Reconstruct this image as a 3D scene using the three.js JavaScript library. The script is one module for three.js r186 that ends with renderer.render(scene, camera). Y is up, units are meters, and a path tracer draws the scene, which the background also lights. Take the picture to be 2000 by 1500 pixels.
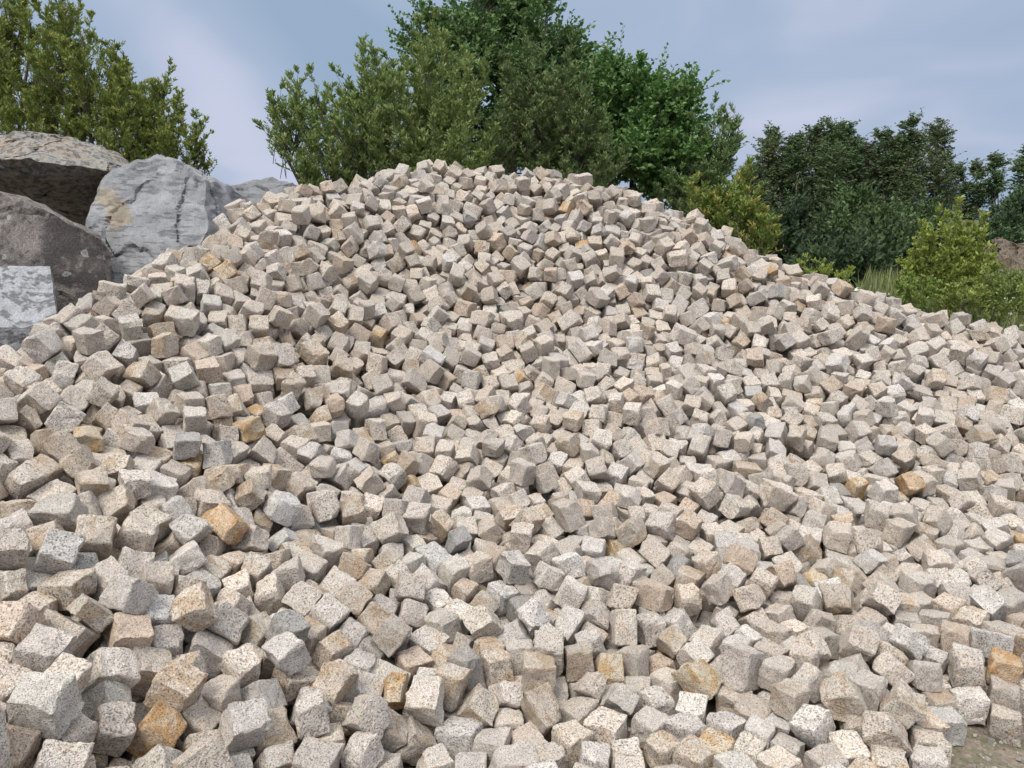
import * as THREE from 'three';
import { ConvexGeometry } from 'three/addons/geometries/ConvexGeometry.js';
import { mergeGeometries, mergeVertices, toCreasedNormals } from 'three/addons/utils/BufferGeometryUtils.js';

// ------------------------------------------------------------------ camera, sky, sun, exposure
const EYE = 1.4, F = 1465, PITCH = 8.2 * Math.PI / 180;
const scene = new THREE.Scene();
const camera = new THREE.PerspectiveCamera(2 * Math.atan(750 / F) * 180 / Math.PI, 4 / 3, 0.05, 3000);
camera.position.set(0, EYE, 0);
camera.rotation.set(-PITCH, 0, 0);
const renderer = new THREE.WebGLRenderer({ antialias: true });
renderer.toneMapping = THREE.LinearToneMapping;
const EXPOSURE = 2.0;
renderer.toneMappingExposure = EXPOSURE;
renderer.shadowMap.enabled = true;

// small seeded tools
function rng(seed) { let a = seed >>> 0; return () => { a = (a + 0x6D2B79F5) | 0; let t = Math.imul(a ^ (a >>> 15), 1 | a); t = (t + Math.imul(t ^ (t >>> 7), 61 | t)) ^ t; return ((t ^ (t >>> 14)) >>> 0) / 4294967296; }; }
const lerp = (a, b, t) => a + (b - a) * t, clamp = (x, a, b) => Math.min(b, Math.max(a, x)), smooth = (a, b, x) => { const t = clamp((x - a) / (b - a), 0, 1); return t * t * (3 - 2 * t); };
function hash3(x, y, z) { let h = Math.imul(x | 0, 374761393) ^ Math.imul(y | 0, 668265263) ^ Math.imul(z | 0, 2147483647 ^ 0x5bd1e995); h = Math.imul(h ^ (h >>> 13), 1274126177); h ^= h >>> 16; h = Math.imul(h, 0x85ebca6b); return ((h ^ (h >>> 13)) >>> 0) / 4294967296; }
function noise3(x, y, z) {
  const i = Math.floor(x), j = Math.floor(y), k = Math.floor(z); let a = x - i, b = y - j, c = z - k;
  a = a * a * (3 - 2 * a); b = b * b * (3 - 2 * b); c = c * c * (3 - 2 * c);
  return lerp(lerp(lerp(hash3(i, j, k), hash3(i + 1, j, k), a), lerp(hash3(i, j + 1, k), hash3(i + 1, j + 1, k), a), b),
    lerp(lerp(hash3(i, j, k + 1), hash3(i + 1, j, k + 1), a), lerp(hash3(i, j + 1, k + 1), hash3(i + 1, j + 1, k + 1), a), b), c);
}
function fbm(x, y, z, o = 4) { let s = 0, a = 0.5, t = 0; for (let i = 0; i < o; i++) { s += a * noise3(x, y, z); t += a; a *= 0.5; x = x * 2.03 + 11.3; y = y * 2.03 + 5.1; z = z * 2.03 + 7.7; } return s / t; }

// overcast sky: blue-grey cloud deck with paler lavender billows, brighter towards the zenith
{
  const W = 2048, H = 1024, data = new Float32Array(W * H * 4);
  const dark = [0.32, 0.43, 0.585], mid = [0.385, 0.48, 0.645], pale = [0.575, 0.62, 0.775];
  for (let r = 0; r < H; r++) {
    const up = ((r + 0.5) / H - 0.5) * Math.PI, y = Math.sin(up), cy = Math.cos(up), yy = Math.max(y, 0);
    const high = smooth(0.34, 0.75, yy), grad = lerp(1.0, 2.7, smooth(0.30, 1.0, yy)); // whiter, thicker cloud overhead
    for (let c = 0; c < W; c++) {
      const ro = ((c + 0.5) / W - 0.5) * 2 * Math.PI, x = Math.cos(ro) * cy, z = Math.sin(ro) * cy;
      const k = 1 / (yy + 0.22), px = x * k * 1.3, pz = z * k * 1.3;
      const wx = fbm(px * 0.9 + 3, pz * 0.9, 1.7, 3) - 0.5, wz = fbm(px * 0.9 + 9, pz * 0.9, 6.1, 3) - 0.5;
      let n = fbm(px * 0.8 + wx * 1.5 + 4.4, pz * 0.8 + wz * 1.5 + 2.2, 3.3, 5);
      // the long pale bank of cloud to the left of the trees and the greyer gap beside it
      const az = Math.atan2(x, -z), ac = az * 0.75 + up * 0.66, al = az * 0.66 - up * 0.75;
      n = lerp(n, 0.47, 0.45) + 0.16 * Math.exp(-(((ac + 0.126 + wx * 0.12) / 0.055) ** 2) - ((al + 0.42) / 0.30) ** 2) - 0.13 * Math.exp(-(((ac - 0.015 + wz * 0.12) / 0.07) ** 2) - ((al + 0.36) / 0.28) ** 2) + 0.09 * smooth(0.15, 0.5, az + wx * 0.4) * smooth(0.14, 0.4, up + wz * 0.3);
      const t1 = smooth(0.36, 0.52, n), t2 = smooth(0.50, 0.68, n), o = (r * W + c) * 4;
      for (let q = 0; q < 3; q++) {
        let v = lerp(lerp(dark[q], mid[q], t1), pale[q], t2); v = lerp(v, [0.585, 0.59, 0.60][q], 0.85 * high) * grad / EXPOSURE;
        if (y < 0) v = lerp(v, 0.12, smooth(0, 0.08, -y));
        data[o + q] = v;
      }
      data[o + 3] = 1;
    }
  }
  const tex = new THREE.DataTexture(data, W, H, THREE.RGBAFormat, THREE.FloatType);
  tex.mapping = THREE.EquirectangularReflectionMapping; tex.magFilter = THREE.LinearFilter; tex.needsUpdate = true;
  scene.background = tex; scene.environment = tex;
}
const sun = new THREE.DirectionalLight(new THREE.Color(1, 0.95, 0.88), 1.4);
sun.position.set(-5, 13, 7.5);
sun.castShadow = true; sun.shadow.radius = 46; sun.shadow.mapSize.set(2048, 2048);
Object.assign(sun.shadow.camera, { left: -12, right: 12, top: 14, bottom: -10, near: 1, far: 60 });
scene.add(sun, sun.target);

// a point of the place, found from where the photograph shows it and how deep it lies
const CP = Math.cos(PITCH), SP = Math.sin(PITCH);
function at(px, py, depth) { const x = (px - 1000) / F * depth, y = -(py - 750) / F * depth; return new THREE.Vector3(x, EYE + y * CP - depth * SP, -(y * SP + depth * CP)); }
function project(p) { const y = p.y - EYE, z = -p.z, d = z * CP - y * SP, v = y * CP + z * SP; return [1000 + F * p.x / d, 750 - F * v / d, d]; }

const taken = new Map();
function numbered(name) { const n = taken.get(name) ?? 0; taken.set(name, n + 1); return n ? name + '_' + String(n).padStart(3, '0') : name; }
function tag(o, label, category, group, kind) { if (label) o.userData.label = label; if (category) o.userData.category = category; if (group) o.userData.group = group; if (kind) o.userData.kind = kind; return o; }
function mesh(name, geometry, material, parent) { const m = new THREE.Mesh(geometry, material); m.name = name; m.castShadow = m.receiveShadow = true; if (parent) parent.add(m); return m; }
function thing(name, label, category, pos, group) { const g = new THREE.Group(); g.name = numbered(name); g.position.copy(pos); scene.add(g); return tag(g, label, category, group); }

// ------------------------------------------------------------------ the lie of the heap: a thin-plate surface through measured points
const ridge = [[-300, 800, 2.4], [0, 686, 2.95], [120, 592, 3.35], [300, 478, 4.0], [480, 383, 4.9], [690, 337, 5.5], [840, 304, 6.0], [980, 320, 6.1], [1100, 330, 6.1], [1240, 367, 6.0], [1400, 432, 5.8], [1530, 499, 5.6], [1750, 570, 5.3], [2000, 638, 5.0], [2300, 720, 4.8], [2600, 800, 4.7]];
const flank = [[-300, 1000, 2.0], [-300, 1300, 1.6], [0, 900, 2.35], [0, 1200, 1.8], [0, 1450, 1.5], [300, 650, 3.3], [300, 800, 2.9], [300, 1100, 2.2], [300, 1450, 1.72], [650, 480, 4.7], [650, 600, 4.2], [650, 800, 3.5], [650, 1100, 2.6], [650, 1450, 1.92],
  [1000, 450, 5.45], [1000, 560, 4.9], [1000, 700, 4.25], [1000, 900, 3.5], [1000, 1150, 2.68], [1000, 1450, 2.08], [1400, 560, 5.15], [1400, 700, 4.5], [1400, 850, 3.8], [1400, 1000, 3.25], [1400, 1250, 2.5], [1400, 1450, 2.1],
  [1800, 680, 4.7], [1800, 820, 4.1], [1800, 950, 3.6], [1800, 1150, 2.8], [1800, 1350, 2.22], [1700, 1480, 2.0], [1960, 1500, 2.2], [2000, 900, 3.8], [2000, 1150, 2.75], [2000, 1350, 2.3], [2300, 950, 3.6], [2300, 1200, 2.75], [1000, 1650, 1.78], [500, 1650, 1.6], [0, 1700, 1.3], [1500, 1650, 1.8]];
const knots = [];
for (const [x, y, d] of ridge) {
  const p = at(x, y, d); knots.push([p.x, p.z, p.y]);
  const q = at(x, 540, d + 0.75); knots.push([q.x, q.z, Math.max(0, p.y - 0.42)]);
  const s = at(x, 540, d + 1.9); knots.push([s.x, s.z, Math.max(0, p.y - 1.4)]);
}
for (const [x, y, d] of flank) { const p = at(x, y, d); knots.push([p.x, p.z, p.y]); }
function thinPlate(pts, soft) {
  const n = pts.length, N = n + 3, A = [], b = [];
  const U = (r2) => r2 < 1e-12 ? 0 : 0.5 * r2 * Math.log(r2);
  for (let i = 0; i < N; i++) { A.push(new Float64Array(N)); b.push(0); }
  for (let i = 0; i < n; i++) {
    for (let j = 0; j < n; j++) A[i][j] = U((pts[i][0] - pts[j][0]) ** 2 + (pts[i][1] - pts[j][1]) ** 2);
    A[i][i] += soft; A[i][n] = A[n][i] = 1; A[i][n + 1] = A[n + 1][i] = pts[i][0]; A[i][n + 2] = A[n + 2][i] = pts[i][1]; b[i] = pts[i][2];
  }
  for (let c = 0; c < N; c++) {
    let p = c; for (let r = c + 1; r < N; r++) if (Math.abs(A[r][c]) > Math.abs(A[p][c])) p = r;
    [A[c], A[p]] = [A[p], A[c]]; [b[c], b[p]] = [b[p], b[c]];
    for (let r = c + 1; r < N; r++) { const f = A[r][c] / A[c][c]; if (f) { for (let k = c; k < N; k++) A[r][k] -= f * A[c][k]; b[r] -= f * b[c]; } }
  }
  const w = new Float64Array(N);
  for (let r = N - 1; r >= 0; r--) { let s = b[r]; for (let k = r + 1; k < N; k++) s -= A[r][k] * w[k]; w[r] = s / A[r][r]; }
  return (x, z) => { let s = w[n] + w[n + 1] * x + w[n + 2] * z; for (let i = 0; i < n; i++) s += w[i] * U((x - pts[i][0]) ** 2 + (z - pts[i][1]) ** 2); return s; };
}
const GX0 = -4.4, GX1 = 6.4, GZ0 = -9.2, GZ1 = -0.4, GS = 0.05, GW = Math.round((GX1 - GX0) / GS) + 1, GH = Math.round((GZ1 - GZ0) / GS) + 1;
const surf = new Float64Array(GW * GH);
{
  const f = thinPlate(knots, 0.004);
  for (let j = 0; j < GH; j++) for (let i = 0; i < GW; i++) surf[j * GW + i] = clamp(f(GX0 + i * GS, GZ0 + j * GS), -0.2, 2.4);
}
function S(x, z) { const u = clamp((x - GX0) / GS, 0, GW - 1.001), v = clamp((z - GZ0) / GS, 0, GH - 1.001), i = u | 0, j = v | 0, a = u - i, b = v - j, o = j * GW + i; return lerp(lerp(surf[o], surf[o + 1], a), lerp(surf[o + GW], surf[o + GW + 1], a), b); }
function Sn(x, z) { const e = 0.12, gx = (S(x + e, z) - S(x - e, z)) / (2 * e), gz = (S(x, z + e) - S(x, z - e)) / (2 * e), l = Math.hypot(gx, 1, gz); return [-gx / l, 1 / l, -gz / l]; }
const SHELL = 0.265;
function core(x, z) { const n = Sn(x, z); return Math.max(0, S(x, z) - SHELL / n[1]); }

// ------------------------------------------------------------------ settle the setts: boxes pushed apart where they touch and drawn to the heap
const R = rng(20240611);
let N = 0;
const MAXN = 22000, C = new Float64Array(MAXN * 3), A = new Float64Array(MAXN * 9), Hf = new Float64Array(MAXN * 3), RAD = new Float64Array(MAXN);
{
  const cell = 0.11, grid = new Map(), key = (x, y, z) => (Math.floor(x / cell) * 73856093) ^ (Math.floor(y / cell) * 19349663) ^ (Math.floor(z / cell) * 83492791);
  const inside = (x, z) => { // seen by the camera, or within a step of what it sees
    const p = project(new THREE.Vector3(x, S(x, z), z)), m = F * 1.1 / Math.max(1, p[2]);
    return p[2] > 0.7 && p[0] > -m && p[0] < 2000 + m && p[1] < 1500 + m * 0.4;
  };
  const q = new THREE.Quaternion(), m4 = new THREE.Matrix4();
  for (let t = 0; t < 700000 && N < MAXN; t++) {
    const x = lerp(GX0 + 0.3, GX1 - 0.3, R()), z = lerp(GZ0 + 0.3, GZ1 - 0.2, R());
    if (!inside(x, z)) continue;
    const n = Sn(x, z), s = S(x, z), c0 = core(x, z); if (s - c0 < 0.055) continue;
    const y = lerp(c0 + 0.042, s - 0.038, R()); if (y < c0 + 0.038) continue;
    let ok = true; const dmin = 0.0905;
    for (let i = -1; i <= 1 && ok; i++) for (let j = -1; j <= 1 && ok; j++) for (let k = -1; k <= 1 && ok; k++) {
      const g = grid.get(key(x + i * cell, y + j * cell, z + k * cell)); if (!g) continue;
      for (const o of g) if ((C[o * 3] - x) ** 2 + (C[o * 3 + 1] - y) ** 2 + (C[o * 3 + 2] - z) ** 2 < dmin * dmin) { ok = false; break; }
    }
    if (!ok) continue;
    const kk = key(x, y, z); if (!grid.has(kk)) grid.set(kk, []); grid.get(kk).push(N);
    C[N * 3] = x; C[N * 3 + 1] = y; C[N * 3 + 2] = z;
    q.setFromEuler(new THREE.Euler(R() * 6.28, Math.asin(2 * R() - 1), R() * 6.28)); m4.makeRotationFromQuaternion(q);
    for (let i = 0; i < 9; i++) A[N * 9 + i] = m4.elements[(i / 3 | 0) * 4 + i % 3];
    const base = 0.0438 + 0.0055 * (R() + R() - 1), long = R();
    Hf[N * 3] = base * (1 + 0.12 * (R() - 0.5)) * (long < 0.13 ? 1.25 + 0.3 * R() : 1); Hf[N * 3 + 1] = base * (1 + 0.16 * (R() - 0.5)) * (long > 0.92 ? 0.72 : 1); Hf[N * 3 + 2] = base * (1 + 0.12 * (R() - 0.5));
    RAD[N] = Math.hypot(Hf[N * 3], Hf[N * 3 + 1], Hf[N * 3 + 2]);
    N++;
  }
  // relaxation
  const rot = (i, wx, wy, wz) => { // turn box i by a small rotation vector
    const l = Math.hypot(wx, wy, wz); if (l < 1e-7) return; const mx = 0.12, f = l > mx ? mx / l : 1; wx *= f; wy *= f; wz *= f;
    const o = i * 9;
    for (let a = 0; a < 3; a++) { const p = o + a * 3, x = A[p], y = A[p + 1], z = A[p + 2]; A[p] += wy * z - wz * y; A[p + 1] += wz * x - wx * z; A[p + 2] += wx * y - wy * x; }
    let l0 = Math.hypot(A[o], A[o + 1], A[o + 2]); A[o] /= l0; A[o + 1] /= l0; A[o + 2] /= l0;
    let d = A[o] * A[o + 3] + A[o + 1] * A[o + 4] + A[o + 2] * A[o + 5]; A[o + 3] -= d * A[o]; A[o + 4] -= d * A[o + 1]; A[o + 5] -= d * A[o + 2];
    l0 = Math.hypot(A[o + 3], A[o + 4], A[o + 5]); A[o + 3] /= l0; A[o + 4] /= l0; A[o + 5] /= l0;
    A[o + 6] = A[o + 1] * A[o + 5] - A[o + 2] * A[o + 4]; A[o + 7] = A[o + 2] * A[o + 3] - A[o] * A[o + 5]; A[o + 8] = A[o] * A[o + 4] - A[o + 1] * A[o + 3];
  };
  const sup = [0, 0, 0];
  const support = (i, nx, ny, nz) => { // the farthest point of box i along n; edges and faces square to n count by their middle
    const o = i * 9, h = i * 3; sup[0] = C[h]; sup[1] = C[h + 1]; sup[2] = C[h + 2];
    for (let a = 0; a < 3; a++) { const p = o + a * 3, d = A[p] * nx + A[p + 1] * ny + A[p + 2] * nz, s = clamp(d / 0.12, -1, 1) * Hf[h + a]; sup[0] += A[p] * s; sup[1] += A[p + 1] * s; sup[2] += A[p + 2] * s; }
  };
  const separate = (i, j) => {
    const dx = C[j * 3] - C[i * 3], dy = C[j * 3 + 1] - C[i * 3 + 1], dz = C[j * 3 + 2] - C[i * 3 + 2], rr = RAD[i] + RAD[j];
    if (dx * dx + dy * dy + dz * dz > rr * rr) return;
    let best = 1e9, nx = 0, ny = 0, nz = 0;
    const oi = i * 9, oj = j * 9, hi = i * 3, hj = j * 3;
    for (let k = 0; k < 15; k++) {
      let x, y, z, bias = 1;
      if (k < 3) { const p = oi + k * 3; x = A[p]; y = A[p + 1]; z = A[p + 2]; }
      else if (k < 6) { const p = oj + (k - 3) * 3; x = A[p]; y = A[p + 1]; z = A[p + 2]; }
      else { const p = oi + ((k - 6) / 3 | 0) * 3, q2 = oj + ((k - 6) % 3) * 3; x = A[p + 1] * A[q2 + 2] - A[p + 2] * A[q2 + 1]; y = A[p + 2] * A[q2] - A[p] * A[q2 + 2]; z = A[p] * A[q2 + 1] - A[p + 1] * A[q2]; const l = Math.hypot(x, y, z); if (l < 0.15) continue; x /= l; y /= l; z /= l; bias = 1.08; }
      let r = 0;
      for (let a = 0; a < 3; a++) { let p = oi + a * 3; r += Hf[hi + a] * Math.abs(A[p] * x + A[p + 1] * y + A[p + 2] * z); p = oj + a * 3; r += Hf[hj + a] * Math.abs(A[p] * x + A[p + 1] * y + A[p + 2] * z); }
      const d = dx * x + dy * y + dz * z, ov = (r - Math.abs(d)) * bias + (bias > 1 ? 0.0006 : 0);
      if (ov <= 0) return;
      if (ov < best) { best = ov; const s = d < 0 ? -1 : 1; nx = x * s; ny = y * s; nz = z * s; }
    }
    const dep = best - 0.001; if (dep <= 0) return;
    support(i, nx, ny, nz); const ax = sup[0], ay = sup[1], az = sup[2];
    support(j, -nx, -ny, -nz); const px = (ax + sup[0]) / 2, py = (ay + sup[1]) / 2, pz = (az + sup[2]) / 2;
    const r1 = [px - C[hi], py - C[hi + 1], pz - C[hi + 2]], r2 = [px - C[hj], py - C[hj + 1], pz - C[hj + 2]];
    const c1 = [r1[1] * nz - r1[2] * ny, r1[2] * nx - r1[0] * nz, r1[0] * ny - r1[1] * nx], c2 = [r2[1] * nz - r2[2] * ny, r2[2] * nx - r2[0] * nz, r2[0] * ny - r2[1] * nx];
    const I = 1 / 0.0016, w = 2 + I * (c1[0] ** 2 + c1[1] ** 2 + c1[2] ** 2 + c2[0] ** 2 + c2[1] ** 2 + c2[2] ** 2), lam = 0.72 * dep / w;
    C[hi] -= nx * lam; C[hi + 1] -= ny * lam; C[hi + 2] -= nz * lam; C[hj] += nx * lam; C[hj + 1] += ny * lam; C[hj + 2] += nz * lam;
    rot(i, -c1[0] * I * lam, -c1[1] * I * lam, -c1[2] * I * lam); rot(j, c2[0] * I * lam, c2[1] * I * lam, c2[2] * I * lam);
  };
  const STEPS = 90; let pairs = [];
  for (let s = 0; s < STEPS; s++) {
    if (s % 4 === 0) {
      const g = new Map(), cs = 0.145; pairs = [];
      for (let i = 0; i < N; i++) { const k = (Math.floor(C[i * 3] / cs) + 512) * 1048576 + (Math.floor(C[i * 3 + 1] / cs) + 512) * 1024 + Math.floor(C[i * 3 + 2] / cs) + 512; if (!g.has(k)) g.set(k, []); g.get(k).push(i); }
      for (const [k, list] of g) for (let a = -1; a <= 1; a++) for (let b = -1; b <= 1; b++) for (let c = -1; c <= 1; c++) {
        const o = g.get(k + a * 1048576 + b * 1024 + c); if (!o) continue;
        for (const i of list) for (const j of o) if (i < j && (C[i * 3] - C[j * 3]) ** 2 + (C[i * 3 + 1] - C[j * 3 + 1]) ** 2 + (C[i * 3 + 2] - C[j * 3 + 2]) ** 2 < (RAD[i] + RAD[j] + 0.012) ** 2) pairs.push(i, j);
      }
    }
    const pull = s < STEPS - 14 ? 0.0019 : 0.0002;
    for (let i = 0; i < N; i++) { const n = Sn(C[i * 3], C[i * 3 + 2]); C[i * 3] -= n[0] * pull * 0.8; C[i * 3 + 1] -= (n[1] * 0.8 + 0.2) * pull; C[i * 3 + 2] -= n[2] * pull * 0.8; }
    for (let p = 0; p < pairs.length; p += 2) separate(pairs[p], pairs[p + 1]);
    for (let i = 0; i < N; i++) { // rest on the ground under the heap
      const h = i * 3, x = C[h], z = C[h + 2], n = Sn(x, z), onFlat = core(x, z) < 0.002, nx = onFlat ? 0 : n[0], ny = onFlat ? 1 : n[1], nz = onFlat ? 0 : n[2];
      support(i, -nx, -ny, -nz); const pen = (core(sup[0], sup[2]) - sup[1]) * ny; if (pen <= 0) continue;
      const rx = sup[0] - x, ry = sup[1] - C[h + 1], rz = sup[2] - z, c1 = [ry * nz - rz * ny, rz * nx - rx * nz, rx * ny - ry * nx], I = 1 / 0.0016, w = 1 + I * (c1[0] ** 2 + c1[1] ** 2 + c1[2] ** 2), lam = 0.8 * pen / w;
      C[h] += nx * lam; C[h + 1] += ny * lam; C[h + 2] += nz * lam; rot(i, c1[0] * I * lam, c1[1] * I * lam, c1[2] * I * lam);
    }
  }
}
console.log('setts', N);

// ------------------------------------------------------------------ what the camera sees of each sett (counts in a small id picture)
const IW = 1000, IH = 750, idBuf = new Int32Array(IW * IH).fill(-1), seen = new Float64Array(MAXN), mid = new Float64Array(MAXN * 2);
{
  const zb = new Float32Array(IW * IH).fill(1e9), P = new THREE.Vector3(), v = [];
  const tris = [[0, 1, 3], [0, 3, 2], [4, 6, 7], [4, 7, 5], [0, 4, 5], [0, 5, 1], [2, 3, 7], [2, 7, 6], [0, 2, 6], [0, 6, 4], [1, 5, 7], [1, 7, 3]];
  for (let i = 0; i < N; i++) {
    let bad = false; v.length = 0;
    for (let c = 0; c < 8; c++) {
      P.set(C[i * 3], C[i * 3 + 1], C[i * 3 + 2]);
      for (let a = 0; a < 3; a++) { const s = ((c >> a) & 1 ? 0.95 : -0.95) * Hf[i * 3 + a], p = i * 9 + a * 3; P.x += A[p] * s; P.y += A[p + 1] * s; P.z += A[p + 2] * s; }
      const q = project(P); if (q[2] < 0.2) bad = true; v.push([q[0] / 2, q[1] / 2, q[2]]);
    }
    if (bad) continue;
    for (const [a, b, c] of tris) {
      const A0 = v[a], B0 = v[b], C0 = v[c], ar = (B0[0] - A0[0]) * (C0[1] - A0[1]) - (B0[1] - A0[1]) * (C0[0] - A0[0]); if (Math.abs(ar) < 1e-6) continue;
      const x0 = Math.max(0, Math.floor(Math.min(A0[0], B0[0], C0[0]))), x1 = Math.min(IW - 1, Math.ceil(Math.max(A0[0], B0[0], C0[0]))), y0 = Math.max(0, Math.floor(Math.min(A0[1], B0[1], C0[1]))), y1 = Math.min(IH - 1, Math.ceil(Math.max(A0[1], B0[1], C0[1])));
      for (let y = y0; y <= y1; y++) for (let x = x0; x <= x1; x++) {
        const w0 = ((B0[0] - x) * (C0[1] - y) - (B0[1] - y) * (C0[0] - x)) / ar, w1 = ((C0[0] - x) * (A0[1] - y) - (C0[1] - y) * (A0[0] - x)) / ar, w2 = 1 - w0 - w1;
        if (w0 < 0 || w1 < 0 || w2 < 0) continue;
        const z = w0 * A0[2] + w1 * B0[2] + w2 * C0[2], o = y * IW + x; if (z < zb[o]) { zb[o] = z; idBuf[o] = i; }
      }
    }
  }
  for (let y = 0; y < IH; y++) for (let x = 0; x < IW; x++) { const i = idBuf[y * IW + x]; if (i >= 0) { seen[i]++; mid[i * 2] += x * 2; mid[i * 2 + 1] += y * 2; } }
  for (let i = 0; i < N; i++) if (seen[i]) { mid[i * 2] /= seen[i]; mid[i * 2 + 1] /= seen[i]; }
}
const inView = []; for (let i = 0; i < N; i++) if (seen[i] > 0) inView.push(i);
console.log('in view', inView.length);

// ------------------------------------------------------------------ granite: one sheet of four kinds, a metre square each (grey, buff, stained buff, ochre)
function dataTexture(size, fill, srgb) {
  const d = new Uint8Array(size * size * 4), px = [0, 0, 0];
  for (let y = 0; y < size; y++) for (let x = 0; x < size; x++) { fill(x, y, px); const o = (y * size + x) * 4; for (let q = 0; q < 3; q++) d[o + q] = clamp((srgb ? Math.pow(clamp(px[q], 0, 1), 1 / 2.2) : px[q]) * 255 + 0.5, 0, 255); d[o + 3] = 255; }
  const t = new THREE.DataTexture(d, size, size); t.wrapS = t.wrapT = THREE.MirroredRepeatWrapping; t.magFilter = THREE.LinearFilter; t.minFilter = THREE.LinearMipmapLinearFilter; t.generateMipmaps = true;
  if (srgb) t.colorSpace = THREE.SRGBColorSpace; t.needsUpdate = true; return t;
}
// crystal grains: nearest of jittered cells, returns a hash of the grain and how near its rim lies
function grain(x, y, cell, seed, out) {
  const gx = Math.floor(x / cell), gy = Math.floor(y / cell); let b = 1e9, b2 = 1e9, h = 0;
  for (let j = -1; j <= 1; j++) for (let i = -1; i <= 1; i++) {
    const cx = gx + i, cy = gy + j, px = (cx + hash3(cx, cy, seed)) * cell, py = (cy + hash3(cx, cy, seed + 1)) * cell, d = (px - x) ** 2 + (py - y) ** 2;
    if (d < b) { b2 = b; b = d; h = hash3(cx, cy, seed + 2); } else if (d < b2) b2 = d;
  }
  out[0] = h; out[1] = Math.sqrt(b2) - Math.sqrt(b); return h;
}
const T = 2048, graniteHeight = new Float32Array(T * T);
const graniteMap = (() => {
  const g = [0, 0], g2 = [0, 0];
  return dataTexture(T, (x, y, o) => {
    const kind = (x < T / 2 ? 0 : 1) + (y < T / 2 ? 0 : 2), X = x * 1000 / 1024, Y = y * 1000 / 1024; // millimetres
    const w = (noise3(X * 0.31, Y * 0.31, 3) - 0.5) * 2.2;
    grain(X + w, Y - w, 2.2, 10, g); grain(X - w, Y + w, 3.8, 40, g2);
    const big = fbm(X * 0.011, Y * 0.011, kind * 7.1, 4), med = fbm(X * 0.045, Y * 0.045, kind * 3.3 + 2, 4), fine = noise3(X * 0.9, Y * 0.9, 9);
    let c;
    const h = g[0];
    if (h < 0.46) c = [0.575, 0.53, 0.462]; else if (h < 0.70) c = [0.48, 0.452, 0.408]; else if (h < 0.87) c = [0.42, 0.348, 0.272]; else c = [0.21, 0.178, 0.152];
    if (g2[0] > 0.94) c = c.map((v) => v * 0.5); else if (g2[0] < 0.10) c = c.map((v) => v * 1.16);
    const k = 0.86 + 0.28 * fine + (med - 0.5) * 0.35; c = c.map((v) => v * k);
    if (kind === 0) { const l = (c[0] + c[1] + c[2]) / 3; c = [lerp(c[0], l * 1.04, 0.5), lerp(c[1], l * 0.99, 0.5), lerp(c[2], l * 0.95, 0.5)]; }
    let rust = 0;
    if (kind === 1) rust = 0.5 * smooth(0.55, 0.70, med) + 0.05;
    if (kind === 2) rust = Math.max(0.8 * smooth(0.52, 0.66, big + (fine - 0.5) * 0.10 + (med - 0.5) * 0.35), 0.14);
    if (kind === 2) { const band = Math.abs(fbm(X * 0.004 + 3, Y * 0.014, 21, 3) - 0.5) + (fine - 0.5) * 0.012; rust = Math.max(rust, 0.85 * smooth(0.03, 0.012, band)); } // iron along a seam
    if (kind === 3) rust = lerp(0.12, 0.9, smooth(0.44, 0.56, big + (med - 0.5) * 0.5));
    if (kind !== 0) { const q = grain(X, Y, 46, 90, g2), spot = Math.hypot(g2[1]) > 30 * (0.8 + 0.4 * q) && q > 0.5 ? 0.55 : 0; rust = Math.max(rust, spot); }
    const iron = kind === 3 ? [0.87, 0.67, 0.43] : [0.85, 0.71, 0.56];
    for (let q = 0; q < 3; q++) o[q] = c[q] * lerp(1, iron[q] * (0.9 + 0.3 * (fine - 0.5)), rust);
    graniteHeight[y * T + x] = 0.45 + (h - 0.5) * 0.22 + (med - 0.5) * 0.9 + (fine - 0.5) * 0.25;
  }, true);
})();
const graniteBump = dataTexture(T, (x, y, o) => { o[0] = o[1] = o[2] = clamp(graniteHeight[y * T + x], 0, 1); }, false);
const granite = new THREE.MeshStandardMaterial({ map: graniteMap, bumpMap: graniteBump, bumpScale: 0.006, roughness: 0.95, vertexColors: true });

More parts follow.
